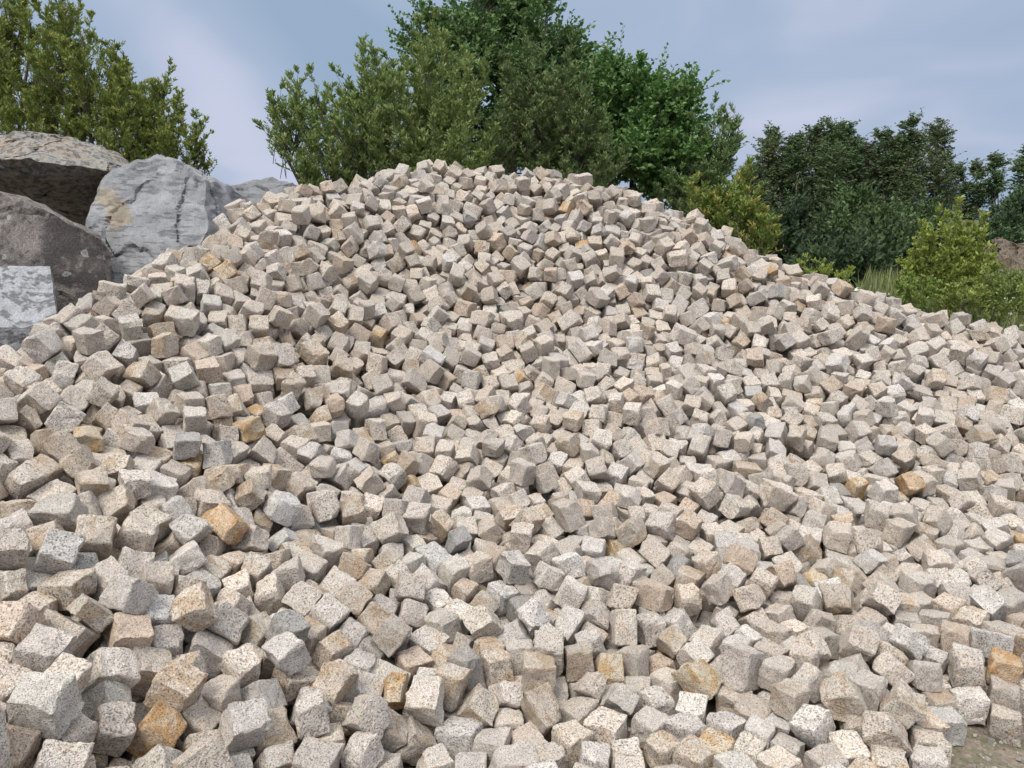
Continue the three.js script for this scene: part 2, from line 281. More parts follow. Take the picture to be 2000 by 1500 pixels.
// ------------------------------------------------------------------ hewn shapes: a box with warped corners, bulged faces, worn edges and split-off chips
function hewn(seed, ticks) {
  const r = rng(seed), n = ticks.length, pos = [], nrm = [], uv = [], face = [];
  const cj = Array.from({ length: 8 }, () => { const k = r() < 0.28 ? 0.42 : 0.18; return [-Math.abs(r() * k) + 0.02, -Math.abs(r() * k) + 0.02, -Math.abs(r() * k) + 0.02]; });
  const bulge = Array.from({ length: 6 }, () => (r() - 0.55) * 0.15), rad = 0.06 + 0.14 * r(), off = r() * 90;
  const cuts = Array.from({ length: 3 + (r() * 5 | 0) }, () => { const v = [r() < 0.5 ? -1 : 1, r() < 0.5 ? -1 : 1, r() < 0.5 ? -1 : 1]; const z = r() * 3 | 0; if (r() < 0.6) v[z] *= r() * 0.35; else v[z] *= 0.6 + 0.4 * r(); v[(z + 1) % 3] *= 0.55 + 0.45 * r(); const l = Math.hypot(...v); const m = v.map((q) => q / l); const reach = Math.abs(m[0]) + Math.abs(m[1]) + Math.abs(m[2]); return [m, reach * (0.70 + 0.22 * r())]; });
  if (r() < 0.22) { const v = [r() - 0.5, r() - 0.5, r() - 0.5], l = Math.hypot(...v), m = v.map((q) => q / l); cuts.push([m, (Math.abs(m[0]) + Math.abs(m[1]) + Math.abs(m[2])) * (0.42 + 0.2 * r())]); } // a broken half
  const shape = (a, b, c) => {
    let p = [a, b, c];
    const q = p.map((t) => clamp(t, -1 + rad, 1 - rad)), d = p.map((t, k) => t - q[k]), l = Math.hypot(...d); if (l > 1e-6) p = q.map((t, k) => t + d[k] / l * rad * Math.min(1, l / rad + 0));
    for (let k = 0; k < 3; k++) { const u = p[(k + 1) % 3], v = p[(k + 2) % 3]; p[k] += (p[k] > 0 ? 1 : -1) * Math.abs(p[k]) * bulge[k * 2 + (p[k] > 0 ? 1 : 0)] * (1 - u * u) * (1 - v * v); }
    const o = [0, 0, 0]; for (let k = 0; k < 8; k++) { const w = ((k & 1 ? 1 + p[0] : 1 - p[0]) * (k & 2 ? 1 + p[1] : 1 - p[1]) * (k & 4 ? 1 + p[2] : 1 - p[2])) / 8; for (let m = 0; m < 3; m++) o[m] += w * cj[k][m] * ((k >> m) & 1 ? 1 : -1); }
    p = p.map((t, k) => t + o[k]);
    for (const [m, e] of cuts) { const t = p[0] * m[0] + p[1] * m[1] + p[2] * m[2] - e; if (t > 0) p = p.map((s, k) => s - m[k] * t * 0.92); }
    const f = (k) => (fbm(p[0] * 1.5 + off + k * 9, p[1] * 1.5 + k * 5, p[2] * 1.5 + off, 2) - 0.5) * 0.29 + (noise3(p[0] * 5 + off, p[1] * 5 + k * 8, p[2] * 5) - 0.5) * 0.10;
    return [p[0] + f(1), p[1] + f(2), p[2] + f(3)];
  };
  for (let ax = 0; ax < 3; ax++) for (const s of [-1, 1]) for (let i = 0; i < n - 1; i++) for (let j = 0; j < n - 1; j++) {
    const co = (u, v) => { const p = [0, 0, 0]; p[ax] = s; p[(ax + 1) % 3] = u; p[(ax + 2) % 3] = v; return p; };
    const k = [[ticks[i], ticks[j]], [ticks[i + 1], ticks[j]], [ticks[i + 1], ticks[j + 1]], [ticks[i], ticks[j + 1]]], ids = s > 0 ? [0, 1, 2, 0, 2, 3] : [0, 2, 1, 0, 3, 2];
    for (const q of ids) { pos.push(...shape(...co(...k[q]))); uv.push(...k[q]); face.push(ax * 2 + (s > 0 ? 1 : 0)); }
  }
  let g = new THREE.BufferGeometry(); g.setAttribute('position', new THREE.Float32BufferAttribute(pos, 3));
  g = toCreasedNormals(g, 0.42);
  return { pos: g.attributes.position.array, nrm: g.attributes.normal.array, uv, face };
}
const fineTicks = [-1, -0.9, -0.66, -0.33, 0, 0.33, 0.66, 0.9, 1], coarseTicks = [-1, -0.86, 0, 0.86, 1];
const fineShapes = Array.from({ length: 90 }, (_, i) => hewn(100 + i, fineTicks)), middleShapes = Array.from({ length: 60 }, (_, i) => hewn(300 + i, [-1, -0.88, -0.45, 0, 0.45, 0.88, 1])), coarseShapes = Array.from({ length: 40 }, (_, i) => hewn(100 + i, coarseTicks)), roughShapes = Array.from({ length: 10 }, (_, i) => hewn(500 + i, [-1, 0, 1]));

// tone of every sett: [kind of granite, tint, words]
const TONES = {
  buff: [1, [1.01, 0.985, 0.98], 'warm buff'], cream: [1, [1.12, 1.10, 1.10], 'pale cream'], grey: [0, [1.02, 0.995, 0.975], 'speckled grey'], palegrey: [0, [1.16, 1.14, 1.11], 'pale grey'], bluegrey: [0, [1.05, 1.055, 1.05], 'light grey'],
  green: [0, [1.03, 1.01, 0.95], 'warm grey'], stained: [2, [1.03, 1.0, 0.97], 'rust-stained buff'], pink: [1, [1.02, 0.92, 0.85], 'pinkish'], ochre: [3, [1.1, 1.02, 0.88], 'ochre'], rust: [3, [1.0, 0.84, 0.66], 'rust-orange'], dark: [0, [0.68, 0.68, 0.67], 'dark grey'],
};
const tone = new Array(N), jitter = new Float32Array(N * 3);
for (let i = 0; i < N; i++) {
  const x = C[i * 3], y = C[i * 3 + 1], z = C[i * 3 + 2], n = noise3(x * 1.1 + 9, y * 1.1, z * 1.1) - 0.5, greyish = 0.20 + n * 0.4 + 0.10 * smooth(0.2, 2, x) + 0.10 * smooth(1.2, 0.3, y), rusty = 0.10 + 0.18 * smooth(0.2, -1.4, x) * smooth(1.3, 0.7, y) + 0.06 * smooth(0.5, 0.1, y);
  const a = R();
  if (a < greyish) { const b = R(); tone[i] = b < 0.40 ? 'grey' : b < 0.72 ? 'palegrey' : b < 0.78 ? 'bluegrey' : b < 0.97 ? 'green' : 'dark'; }
  else if (a < greyish + rusty) tone[i] = R() < 0.95 ? 'stained' : 'ochre';
  else { const b = R(); tone[i] = b < 0.54 ? 'buff' : b < 0.95 ? 'cream' : 'pink'; }
  const k = 0.90 + 0.2 * R(), t = (R() - 0.5) * 0.05; jitter[i * 3] = k * (1 + t); jitter[i * 3 + 1] = k; jitter[i * 3 + 2] = k * (1 - t);
}
// the odd-coloured stones that stand out in the heap
const landmark = new Map();
for (const [px, py, t] of [[1758, 943, 'rust'], [412, 1012, 'rust'], [1955, 1318, 'rust'], [235, 1082, 'ochre'], [452, 820, 'ochre'], [470, 850, 'ochre'], [410, 510, 'ochre'], [970, 490, 'pink'], [1040, 502, 'pink'], [762, 502, 'pink'], [1222, 488, 'pink'], [750, 605, 'bluegrey'], [822, 1080, 'bluegrey'], [310, 1430, 'rust'], [1210, 1058, 'ochre'], [600, 760, 'stained'], [565, 745, 'stained'], [440, 530, 'ochre'], [1380, 1290, 'ochre'], [1640, 1345, 'stained'], [200, 1215, 'stained'], [850, 1030, 'stained'], [1480, 700, 'pink'], [1100, 890, 'palegrey'], [530, 995, 'bluegrey'], [350, 865, 'dark'], [1520, 1140, 'pink'], [1390, 850, 'palegrey'], [1190, 860, 'palegrey'], [780, 1330, 'ochre']]) {
  const o = clamp(py / 2 | 0, 0, IH - 1) * IW + clamp(px / 2 | 0, 0, IW - 1), i = idBuf[o]; if (i >= 0) { tone[i] = t; landmark.set(i, t); }
}
function settArrays(i, shape, local) {
  const r = rng(7000 + i), s = TONES[tone[i]], n = shape.pos.length / 3, pos = new Float32Array(n * 3), nrm = new Float32Array(n * 3), uv = new Float32Array(n * 2), col = new Float32Array(n * 3);
  const h = [Hf[i * 3] * 1.12, Hf[i * 3 + 1] * 1.12, Hf[i * 3 + 2] * 1.12], M = i * 9, offs = Array.from({ length: 6 }, () => [r() * 0.32, r() * 0.32]), gs = 0.65 + 0.85 * r(), qx = (s[0] & 1) * 0.5, qy = (s[0] >> 1) * 0.5;
  const c = s[1].map((v, k) => v * jitter[i * 3 + k]);
  for (let k = 0; k < n; k++) {
    const x = shape.pos[k * 3] * h[0], y = shape.pos[k * 3 + 1] * h[1], z = shape.pos[k * 3 + 2] * h[2];
    let a = shape.nrm[k * 3] / h[0], b = shape.nrm[k * 3 + 1] / h[1], d = shape.nrm[k * 3 + 2] / h[2]; const l = Math.hypot(a, b, d) || 1; a /= l; b /= l; d /= l;
    if (local) { pos.set([x, y, z], k * 3); nrm.set([a, b, d], k * 3); }
    else for (let q = 0; q < 3; q++) { pos[k * 3 + q] = C[i * 3 + q] + A[M + q] * x + A[M + 3 + q] * y + A[M + 6 + q] * z; nrm[k * 3 + q] = A[M + q] * a + A[M + 3 + q] * b + A[M + 6 + q] * d; }
    const f = shape.face[k], ax = f >> 1; // metres on the stone over the two-metre sheet, kept inside its kind's square
    uv[k * 2] = qx + 0.02 + offs[f][0] + (shape.uv[k * 2] * h[(ax + 1) % 3] * gs + 0.12) / 2; uv[k * 2 + 1] = qy + 0.02 + offs[f][1] + (shape.uv[k * 2 + 1] * h[(ax + 2) % 3] * gs + 0.12) / 2;
    col.set(c, k * 3);
  }
  return { pos, nrm, uv, col };
}
function asGeometry(list) {
  const n = list.reduce((s, a) => s + a.pos.length / 3, 0), g = new THREE.BufferGeometry(), P = new Float32Array(n * 3), Q = new Float32Array(n * 3), U = new Float32Array(n * 2), K = new Float32Array(n * 3); let o = 0;
  for (const a of list) { P.set(a.pos, o * 3); Q.set(a.nrm, o * 3); U.set(a.uv, o * 2); K.set(a.col, o * 3); o += a.pos.length / 3; }
  g.setAttribute('position', new THREE.BufferAttribute(P, 3)); g.setAttribute('normal', new THREE.BufferAttribute(Q, 3)); g.setAttribute('uv', new THREE.BufferAttribute(U, 2)); g.setAttribute('color', new THREE.BufferAttribute(K, 3));
  return g;
}
function inWords(n) { const u = 'zero one two three four five six seven eight nine ten eleven twelve thirteen fourteen fifteen sixteen seventeen eighteen nineteen'.split(' '), t = '- - twenty thirty forty fifty sixty seventy eighty ninety'.split(' '); return n < 20 ? u[Math.max(0, n)] : n >= 100 ? 'hundred' : t[n / 10 | 0] + (n % 10 ? '-' + u[n % 10] : ''); }
// the 300 setts that show largest are things of their own; the rest of the heap is one mass
const ranked = inView.slice().sort((a, b) => seen[b] - seen[a]), single = new Set(ranked.slice(0, 300));
for (const i of landmark.keys()) if (!single.has(i) && seen[i] > 60) single.add(i);
while (single.size > 300) { const worst = [...single].filter((i) => !landmark.has(i)).sort((a, b) => seen[a] - seen[b])[0]; single.delete(worst); }
{
  const used = new Set(), M4 = new THREE.Matrix4();
  for (const i of [...single].sort((a, b) => mid[b * 2 + 1] - mid[a * 2 + 1])) {
    const o = mesh(numbered('granite_sett'), asGeometry([settArrays(i, fineShapes[i % fineShapes.length], true)]), granite, scene), M = i * 9;
    M4.set(A[M], A[M + 3], A[M + 6], C[i * 3], A[M + 1], A[M + 4], A[M + 7], C[i * 3 + 1], A[M + 2], A[M + 5], A[M + 8], C[i * 3 + 2], 0, 0, 0, 1);
    M4.decompose(o.position, o.quaternion, o.scale);
    const h = [Hf[i * 3], Hf[i * 3 + 1], Hf[i * 3 + 2]].sort((a, b) => a - b), form = h[2] / h[1] > 1.2 ? 'oblong' : h[0] / h[1] < 0.82 ? 'flat' : 'cubic';
    const xp = Math.round(mid[i * 2] / 20), yp = Math.round((1500 - mid[i * 2 + 1]) / 15), look = TONES[tone[i]][2] + ' ' + form + ' granite sett, ';
    let label = look + inWords(xp) + ' percent in from the left, ' + inWords(yp) + ' percent up';
    if (used.has(label)) label = look + inWords(xp) + ' percent in from the left, just over ' + inWords(yp) + ' percent up';
    used.add(label); tag(o, label, 'paving stone', 'granite setts in the near face of the heap');
  }
  const rest = [];
  const close = new Set(ranked.slice(0, 1500));
  for (let i = 0; i < N; i++) if (!single.has(i)) rest.push(settArrays(i, seen[i] === 0 ? roughShapes[i % roughShapes.length] : close.has(i) ? middleShapes[i % middleShapes.length] : coarseShapes[i % coarseShapes.length], false));
  const heap = mesh('granite_sett_heap', asGeometry(rest), granite, scene);
  tag(heap, 'tall heap of tumbled buff and grey granite setts filling the picture', 'stone heap', null, 'stuff');
}
console.log('setts built');

// ------------------------------------------------------------------ the ground: yard soil that rises under the heap and runs to the horizon
const soilMap = dataTexture(1024, (x, y, o) => {
  const g = [0, 0]; grain(x, y, 9, 300, g); const n = fbm(x * 0.02, y * 0.02, 4, 5), k = 0.75 + 0.5 * g[0], m = smooth(0.5, 0.62, n);
  const f = noise3(x * 0.6, y * 0.6, 1); const kk = k * (0.7 + 0.6 * f); o[0] = lerp(0.20, 0.15, m) * kk; o[1] = lerp(0.165, 0.135, m) * kk; o[2] = lerp(0.125, 0.085, m) * kk;
}, true);
const soil = new THREE.MeshStandardMaterial({ map: soilMap, roughness: 1 });
{
  const pos = [], uv = [], idx = [], xs = [], zs = [];
  for (let x = -800; x < GX0; x += x < -60 ? 120 : x < -12 ? 6 : 1.0) xs.push(x);
  for (let x = GX0; x <= GX1 + 1e-6; x += 0.1) xs.push(x);
  for (let x = 7.5; x <= 800; x += x < 14 ? 1 : x < 60 ? 4 : 120) xs.push(x);
  for (let z = -900; z < GZ0; z += z < -90 ? 120 : z < -14 ? 3 : 0.6) zs.push(z);
  for (let z = GZ0; z <= GZ1 + 1e-6; z += 0.1) zs.push(z);
  for (let z = 0.6; z <= 400; z += z < 12 ? 1.2 : 90) zs.push(z);
  for (const z of zs) for (const x of xs) { const inn = x >= GX0 && x <= GX1 && z >= GZ0 && z <= GZ1; pos.push(x, inn ? core(x, z) * smooth(GX0, GX0 + 0.6, x) * smooth(GX1, GX1 - 0.6, x) : 0, z); uv.push(x / 1.3, z / 1.3); }
  const w = xs.length; for (let j = 0; j < zs.length - 1; j++) for (let i = 0; i < w - 1; i++) { const a = j * w + i; idx.push(a, a + w, a + 1, a + 1, a + w, a + w + 1); }
  const g = new THREE.BufferGeometry(); g.setAttribute('position', new THREE.Float32BufferAttribute(pos, 3)); g.setAttribute('uv', new THREE.Float32BufferAttribute(uv, 2)); g.setIndex(idx); g.computeVertexNormals();
  tag(mesh('ground', g, soil, scene), 'bare gritty yard ground under the stone heap', 'ground', null, 'structure');
}

// ------------------------------------------------------------------ quarry boulders: split blocks given by their corners, roughened
function finerTriangles(g, edge) {
  let tri = []; const p = g.attributes.position; for (let i = 0; i < p.count; i += 3) tri.push([0, 1, 2].map((k) => new THREE.Vector3().fromBufferAttribute(p, i + k)));
  for (let go = true; go;) {
    go = false; const out = [];
    for (const [a, b, c] of tri) { // halve the longest side, so that neighbours always agree
      const l = [a.distanceTo(b), b.distanceTo(c), c.distanceTo(a)], m = Math.max(...l); if (m <= edge) { out.push([a, b, c]); continue; }
      go = true; if (m === l[0]) { const h = a.clone().add(b).multiplyScalar(0.5); out.push([a, h, c], [h, b, c]); } else if (m === l[1]) { const h = b.clone().add(c).multiplyScalar(0.5); out.push([a, b, h], [a, h, c]); } else { const h = c.clone().add(a).multiplyScalar(0.5); out.push([a, b, h], [h, b, c]); }
    }
    tri = out;
  }
  return tri;
}
function boulder(name, label, points, material, { edge = 0.045, rough = 0.1, scale = 1.6, crease = 0.38, paint, near, seed = 1 } = {}) {
  const corners = points.map(([x, y, d]) => at(x, y, d * (near ?? 1))), centre = corners.reduce((s, p) => s.add(p), new THREE.Vector3()).divideScalar(corners.length);
  const hull = new ConvexGeometry(corners), pos = [], uv = [], col = [];
  const shift = (p) => { const f = (k, s, o) => fbm(p.x * s + seed * 13 + k * 7, p.y * s + k * 3, p.z * s + seed, o) - 0.5; const r = 1 - Math.abs(2 * f(7, scale * 1.3, 3)) * 2; return new THREE.Vector3(f(1, scale, 6), f(2, scale, 6), f(3, scale, 6)).multiplyScalar(rough * 2).add(new THREE.Vector3(f(4, 9, 2), f(5, 9, 2), f(6, 9, 2)).multiplyScalar(Math.min(0.05, rough * 0.5))).addScaledVector(p.clone().sub(centre).normalize(), -rough * 0.35 * smooth(0.9, 1, r)).add(p); };
  for (const t of finerTriangles(hull, edge)) {
    const n = t[1].clone().sub(t[0]).cross(t[2].clone().sub(t[0])), ax = Math.abs(n.x) > Math.abs(n.y) && Math.abs(n.x) > Math.abs(n.z) ? 0 : Math.abs(n.y) > Math.abs(n.z) ? 1 : 2;
    for (const v of t) { const q = shift(v).sub(centre); pos.push(q.x, q.y, q.z); uv.push(...(ax === 0 ? [q.z, q.y] : ax === 1 ? [q.x, q.z] : [q.x, q.y]).map((k) => k / 1.5 + seed * 0.37)); const c = paint ? paint(v) : [1, 1, 1]; col.push(...c); }
  }
  let g = new THREE.BufferGeometry(); g.setAttribute('position', new THREE.Float32BufferAttribute(pos, 3)); g = toCreasedNormals(g, crease);
  g.setAttribute('uv', new THREE.Float32BufferAttribute(uv, 2)); g.setAttribute('color', new THREE.Float32BufferAttribute(col, 3));
  const m = mesh(numbered(name), g, material, scene); m.position.copy(centre); return tag(m, label, 'boulder', 'quarry boulders behind the heap');
}
function rockMaterial(fill, bump) {
  const S0 = 1024, hgt = new Float32Array(S0 * S0);
  const map = dataTexture(S0, (x, y, o) => { hgt[y * S0 + x] = fill(x * 1500 / S0, y * 1500 / S0, o); }, true);
  return new THREE.MeshStandardMaterial({ map, bumpMap: dataTexture(S0, (x, y, o) => { o[0] = o[1] = o[2] = clamp(hgt[y * S0 + x], 0, 1); }, false), bumpScale: bump, roughness: 0.95, vertexColors: true });
}
const gr = [0, 0];
const greyRock = rockMaterial((x, y, o) => { // pale blue-grey split granite, dark mica streaks
  grain(x, y, 5, 700, gr); const h = gr[0], n = fbm(x * 0.006, y * 0.006, 2, 5), s = fbm(x * 0.012 + y * 0.006, y * 0.05, 6, 4), f = noise3(x * 0.4, y * 0.4, 1);
  const v = (0.25 + 0.16 * (n - 0.4)) * (0.8 + 0.4 * h) * (1 - 0.38 * smooth(0.54, 0.68, s)) * (0.8 + 0.4 * fbm(x * 0.03, y * 0.03, 44, 4)) * (0.9 + 0.2 * f); o[0] = v * 0.99; o[1] = v; o[2] = v * 1.02; return 0.5 + (n - 0.5) * 1.4 + (h - 0.5) * 0.15 - 0.12 * smooth(0.56, 0.7, s);
}, 0.014);
const brownRock = rockMaterial((x, y, o) => { // weathered red-brown face with dark bloom and pale lichen discs
  grain(x, y, 6, 720, gr); const h = gr[0], n = fbm(x * 0.005, y * 0.005, 12, 5), m = fbm(x * 0.03, y * 0.03, 4, 4);
  let r = lerp(0.225, 0.07, smooth(0.40, 0.58, n * 0.6 + m * 0.4)), g = lerp(0.195, 0.06, smooth(0.40, 0.58, n * 0.6 + m * 0.4)), b = lerp(0.172, 0.055, smooth(0.4, 0.58, n * 0.6 + m * 0.4)); const k = (0.6 + 0.8 * h) * (0.7 + 0.6 * m); r *= k; g *= k; b *= k;
  grain(x, y, 210, 730, gr); const hh = gr[0]; let best = 1e9; { const gx = Math.floor(x / 210), gy = Math.floor(y / 210); for (let i = -1; i <= 1; i++) for (let j = -1; j <= 1; j++) { const cx = gx + i, cy = gy + j; if (hash3(cx, cy, 7) < 0.5) continue; const d = Math.hypot((cx + 0.2 + 0.6 * hash3(cx, cy, 8)) * 210 - x, (cy + 0.2 + 0.6 * hash3(cx, cy, 9)) * 210 - y) / (9 + 22 * hash3(cx, cy, 10)) + (m - 0.5) * 2.2; best = Math.min(best, d); } }
  const l = best < 1 ? lerp(0.35, 0.75, smooth(0.35, 0.85, best)) : 0; o[0] = lerp(r, 0.36, l); o[1] = lerp(g, 0.37, l); o[2] = lerp(b, 0.33, l); return 0.5 + (n - 0.5) * 1.2 + (h - 0.5) * 0.15;
}, 0.012);
const crustRock = rockMaterial((x, y, o) => { // grey crust of lichen over tan granite, dark patches
  grain(x, y, 7, 760, gr); const h = gr[0], n = fbm(x * 0.007, y * 0.007, 31, 5), m = fbm(x * 0.028, y * 0.028, 14, 4), d = smooth(0.50, 0.60, m);
  const k = 0.7 + 0.6 * h, t = smooth(0.45, 0.6, n); o[0] = lerp(lerp(0.27, 0.30, t), 0.09, d * 0.75) * k; o[1] = lerp(lerp(0.255, 0.25, t), 0.085, d * 0.75) * k; o[2] = lerp(lerp(0.225, 0.20, t), 0.078, d * 0.75) * k; return 0.5 + (m - 0.5) * 1.0 + (h - 0.5) * 0.2;
}, 0.018);
const blockRock = rockMaterial((x, y, o) => { // split block, bluish white with dark slanting flecks
  grain(x, y, 5, 790, gr); const h = gr[0], n = fbm(x * 0.022 + y * 0.02, y * 0.05 - x * 0.022, 51, 6), m = fbm(x * 0.02, y * 0.02, 3, 4);
  const v = lerp(0.31, 0.12, smooth(0.44, 0.66, n)) * (0.75 + 0.5 * h) * (0.75 + 0.5 * m); o[0] = v * 0.98; o[1] = v; o[2] = v * 1.03; return 0.5 + (n - 0.5) * -0.6 + (m - 0.5) * 0.6;
}, 0.012);
boulder('granite_boulder', 'weathered tan-grey boulder with a dark overhanging underside, topmost beside the tree', [[-170, 345, 5.7], [0, 316, 5.6], [90, 312, 5.6], [190, 335, 5.75], [238, 350, 6.0], [-80, 285, 6.2], [40, 258, 6.3], [120, 262, 6.3], [200, 290, 6.3], [252, 322, 6.4], [-140, 420, 7.4], [0, 420, 7.2], [130, 435, 7.0], [195, 405, 6.6], [-60, 290, 7.8], [120, 280, 7.8], [250, 345, 7.8], [0, 440, 8], [190, 440, 8]], crustRock, { near: 1.2, rough: 0.13, scale: 1.5, seed: 3 });
boulder('granite_boulder', 'red-brown split boulder face dotted with pale lichen, behind the bluish block', [[-260, 330, 4.7], [0, 370, 4.55], [62, 388, 4.5], [196, 462, 4.62], [214, 486, 4.7], [218, 600, 4.65], [190, 760, 4.6], [-260, 760, 4.3], [-260, 345, 5.5], [60, 386, 5.5], [188, 458, 5.4], [200, 760, 5.5], [-260, 760, 5.5]], brownRock, { near: 1.16, rough: 0.07, scale: 1.5, seed: 5 });
boulder('granite_boulder', 'large pale blue-grey boulder with ochre stains on its edge', [[190, 378, 5.55], [212, 345, 5.65], [268, 314, 5.75], [312, 298, 5.85], [398, 343, 5.6], [445, 366, 5.95], [505, 400, 6.3], [168, 432, 5.45], [240, 580, 5.2], [400, 580, 5.1], [510, 640, 5.7], [190, 760, 5.3], [500, 760, 5.6], [200, 390, 7], [318, 320, 7.2], [500, 410, 7.2], [180, 760, 7.2], [520, 760, 7.2]], greyRock, {
  near: 1.2, rough: 0.11, scale: 1.5, seed: 9, paint: (v) => { // iron stain down the near edge
    const p = project(v), a = Math.hypot((p[0] - 212) / 26, (p[1] - 385) / 34), b = Math.hypot((p[0] - 218 - (p[1] - 430) * 0.5) / 30, (p[1] - 432) / 26), n = fbm(v.x * 7, v.y * 7, v.z * 7, 4), s = 0.7 * smooth(0.95, 0.6, Math.min(a, b) + (n - 0.5) * 3.2) * (p[2] < 7.4 ? 1 : 0); return [lerp(1, 1.08, s), lerp(1, 0.84, s), lerp(1, 0.52, s)];
  } });
boulder('granite_boulder', 'small rounded grey boulder on the ridge between tree and pale boulder', [[436, 382, 6.3], [478, 358, 6.5], [530, 346, 6.6], [574, 352, 6.5], [606, 378, 6.3], [640, 470, 6.1], [420, 470, 6.1], [470, 370, 7.5], [580, 365, 7.5], [640, 760, 6.4], [420, 760, 6.4], [640, 760, 7.5], [420, 760, 7.5]], greyRock, { near: 1.25, rough: 0.12, scale: 1.8, seed: 12, paint: () => [0.78, 0.78, 0.78] });
boulder('granite_block', 'squared bluish-white granite block with dark flecks, in front of the red-brown boulder', [[-320, 517, 4.15], [97, 520, 4.15], [105, 560, 4.2], [111, 640, 3.85], [-320, 642, 3.8], [117, 664, 4.0], [-320, 700, 3.95], [-320, 530, 4.6], [100, 532, 4.6], [118, 860, 4.6], [-320, 860, 4.6], [118, 860, 4.05], [-320, 860, 4.0]], blockRock, { near: 1.12, rough: 0.014, scale: 3.2, edge: 0.04, seed: 15 });

// ------------------------------------------------------------------ plants: stems, limbs, shoots, and a leaf-sized folded blade for every leaf
class Leaves { // collects small two-faced blades into one crown
  constructor() { this.p = []; this.c = []; this.i = []; }
  add(o, dir, side, len, wid, col) {
    const k = this.p.length / 3, nx = dir.y * side.z - dir.z * side.y, ny = dir.z * side.x - dir.x * side.z, nz = dir.x * side.y - dir.y * side.x, m = 0.45, f = wid * 0.28;
    this.p.push(o.x, o.y, o.z, o.x + dir.x * len * m + side.x * wid / 2 + nx * f, o.y + dir.y * len * m + side.y * wid / 2 + ny * f, o.z + dir.z * len * m + side.z * wid / 2 + nz * f,
      o.x + dir.x * len, o.y + dir.y * len, o.z + dir.z * len, o.x + dir.x * len * m - side.x * wid / 2 + nx * f, o.y + dir.y * len * m - side.y * wid / 2 + ny * f, o.z + dir.z * len * m - side.z * wid / 2 + nz * f);
    for (let q = 0; q < 4; q++) this.c.push(col[0], col[1], col[2]);
    this.i.push(k, k + 1, k + 2, k, k + 2, k + 3);
  }
  build(base) {
    const p = new Float32Array(this.p); for (let k = 0; k < p.length; k += 3) { p[k] -= base.x; p[k + 1] -= base.y; p[k + 2] -= base.z; }
    let g = new THREE.BufferGeometry(); g.setAttribute('position', new THREE.BufferAttribute(p, 3)); g.setAttribute('color', new THREE.Float32BufferAttribute(this.c, 3)); g.setIndex(this.i); g.computeVertexNormals(); return g;
  }
}
class Wood { // tapered sticks along a bent path
  constructor() { this.p = []; this.i = []; }
  stick(path, r0, r1, sides = 5) {
    const n = path.length, d = new THREE.Vector3(), u = new THREE.Vector3(), w = new THREE.Vector3(), k0 = this.p.length / 3;
    for (let a = 0; a < n; a++) {
      d.copy(path[Math.min(n - 1, a + 1)]).sub(path[Math.max(0, a - 1)]).normalize(); u.set(0.3, 0.2, 0.93).cross(d).normalize(); w.copy(d).cross(u); const r = lerp(r0, r1, a / (n - 1));
      for (let s = 0; s < sides; s++) { const t = s / sides * 6.2832, c = Math.cos(t) * r, e = Math.sin(t) * r; this.p.push(path[a].x + u.x * c + w.x * e, path[a].y + u.y * c + w.y * e, path[a].z + u.z * c + w.z * e); }
    }
    for (let a = 0; a < n - 1; a++) for (let s = 0; s < sides; s++) { const q = k0 + a * sides + s, t = k0 + a * sides + (s + 1) % sides; this.i.push(q, t, q + sides, t, t + sides, q + sides); }
  }
  build(base) { const p = new Float32Array(this.p); for (let k = 0; k < p.length; k += 3) { p[k] -= base.x; p[k + 1] -= base.y; p[k + 2] -= base.z; } const g = new THREE.BufferGeometry(); g.setAttribute('position', new THREE.BufferAttribute(p, 3)); g.setIndex(this.i); g.computeVertexNormals(); return g; }
}
function bend(a, b, r, amount, n = 6) { const c = a.clone().lerp(b, 0.5).add(new THREE.Vector3((r() - 0.5) * amount, amount * 0.25, (r() - 0.5) * amount)), out = []; for (let k = 0; k <= n; k++) { const t = k / n; out.push(a.clone().multiplyScalar((1 - t) ** 2).addScaledVector(c, 2 * t * (1 - t)).addScaledVector(b, t * t)); } return out; }
const leafMat = new THREE.MeshPhysicalMaterial({ vertexColors: true, roughness: 0.7, transmission: 0.35, thickness: 0, side: THREE.DoubleSide, specularIntensity: 0.35 });
const barkMat = new THREE.MeshStandardMaterial({ color: new THREE.Color().setRGB(0.11, 0.095, 0.075), roughness: 1 }), paleBark = new THREE.MeshStandardMaterial({ color: new THREE.Color().setRGB(0.24, 0.20, 0.165), roughness: 1 });

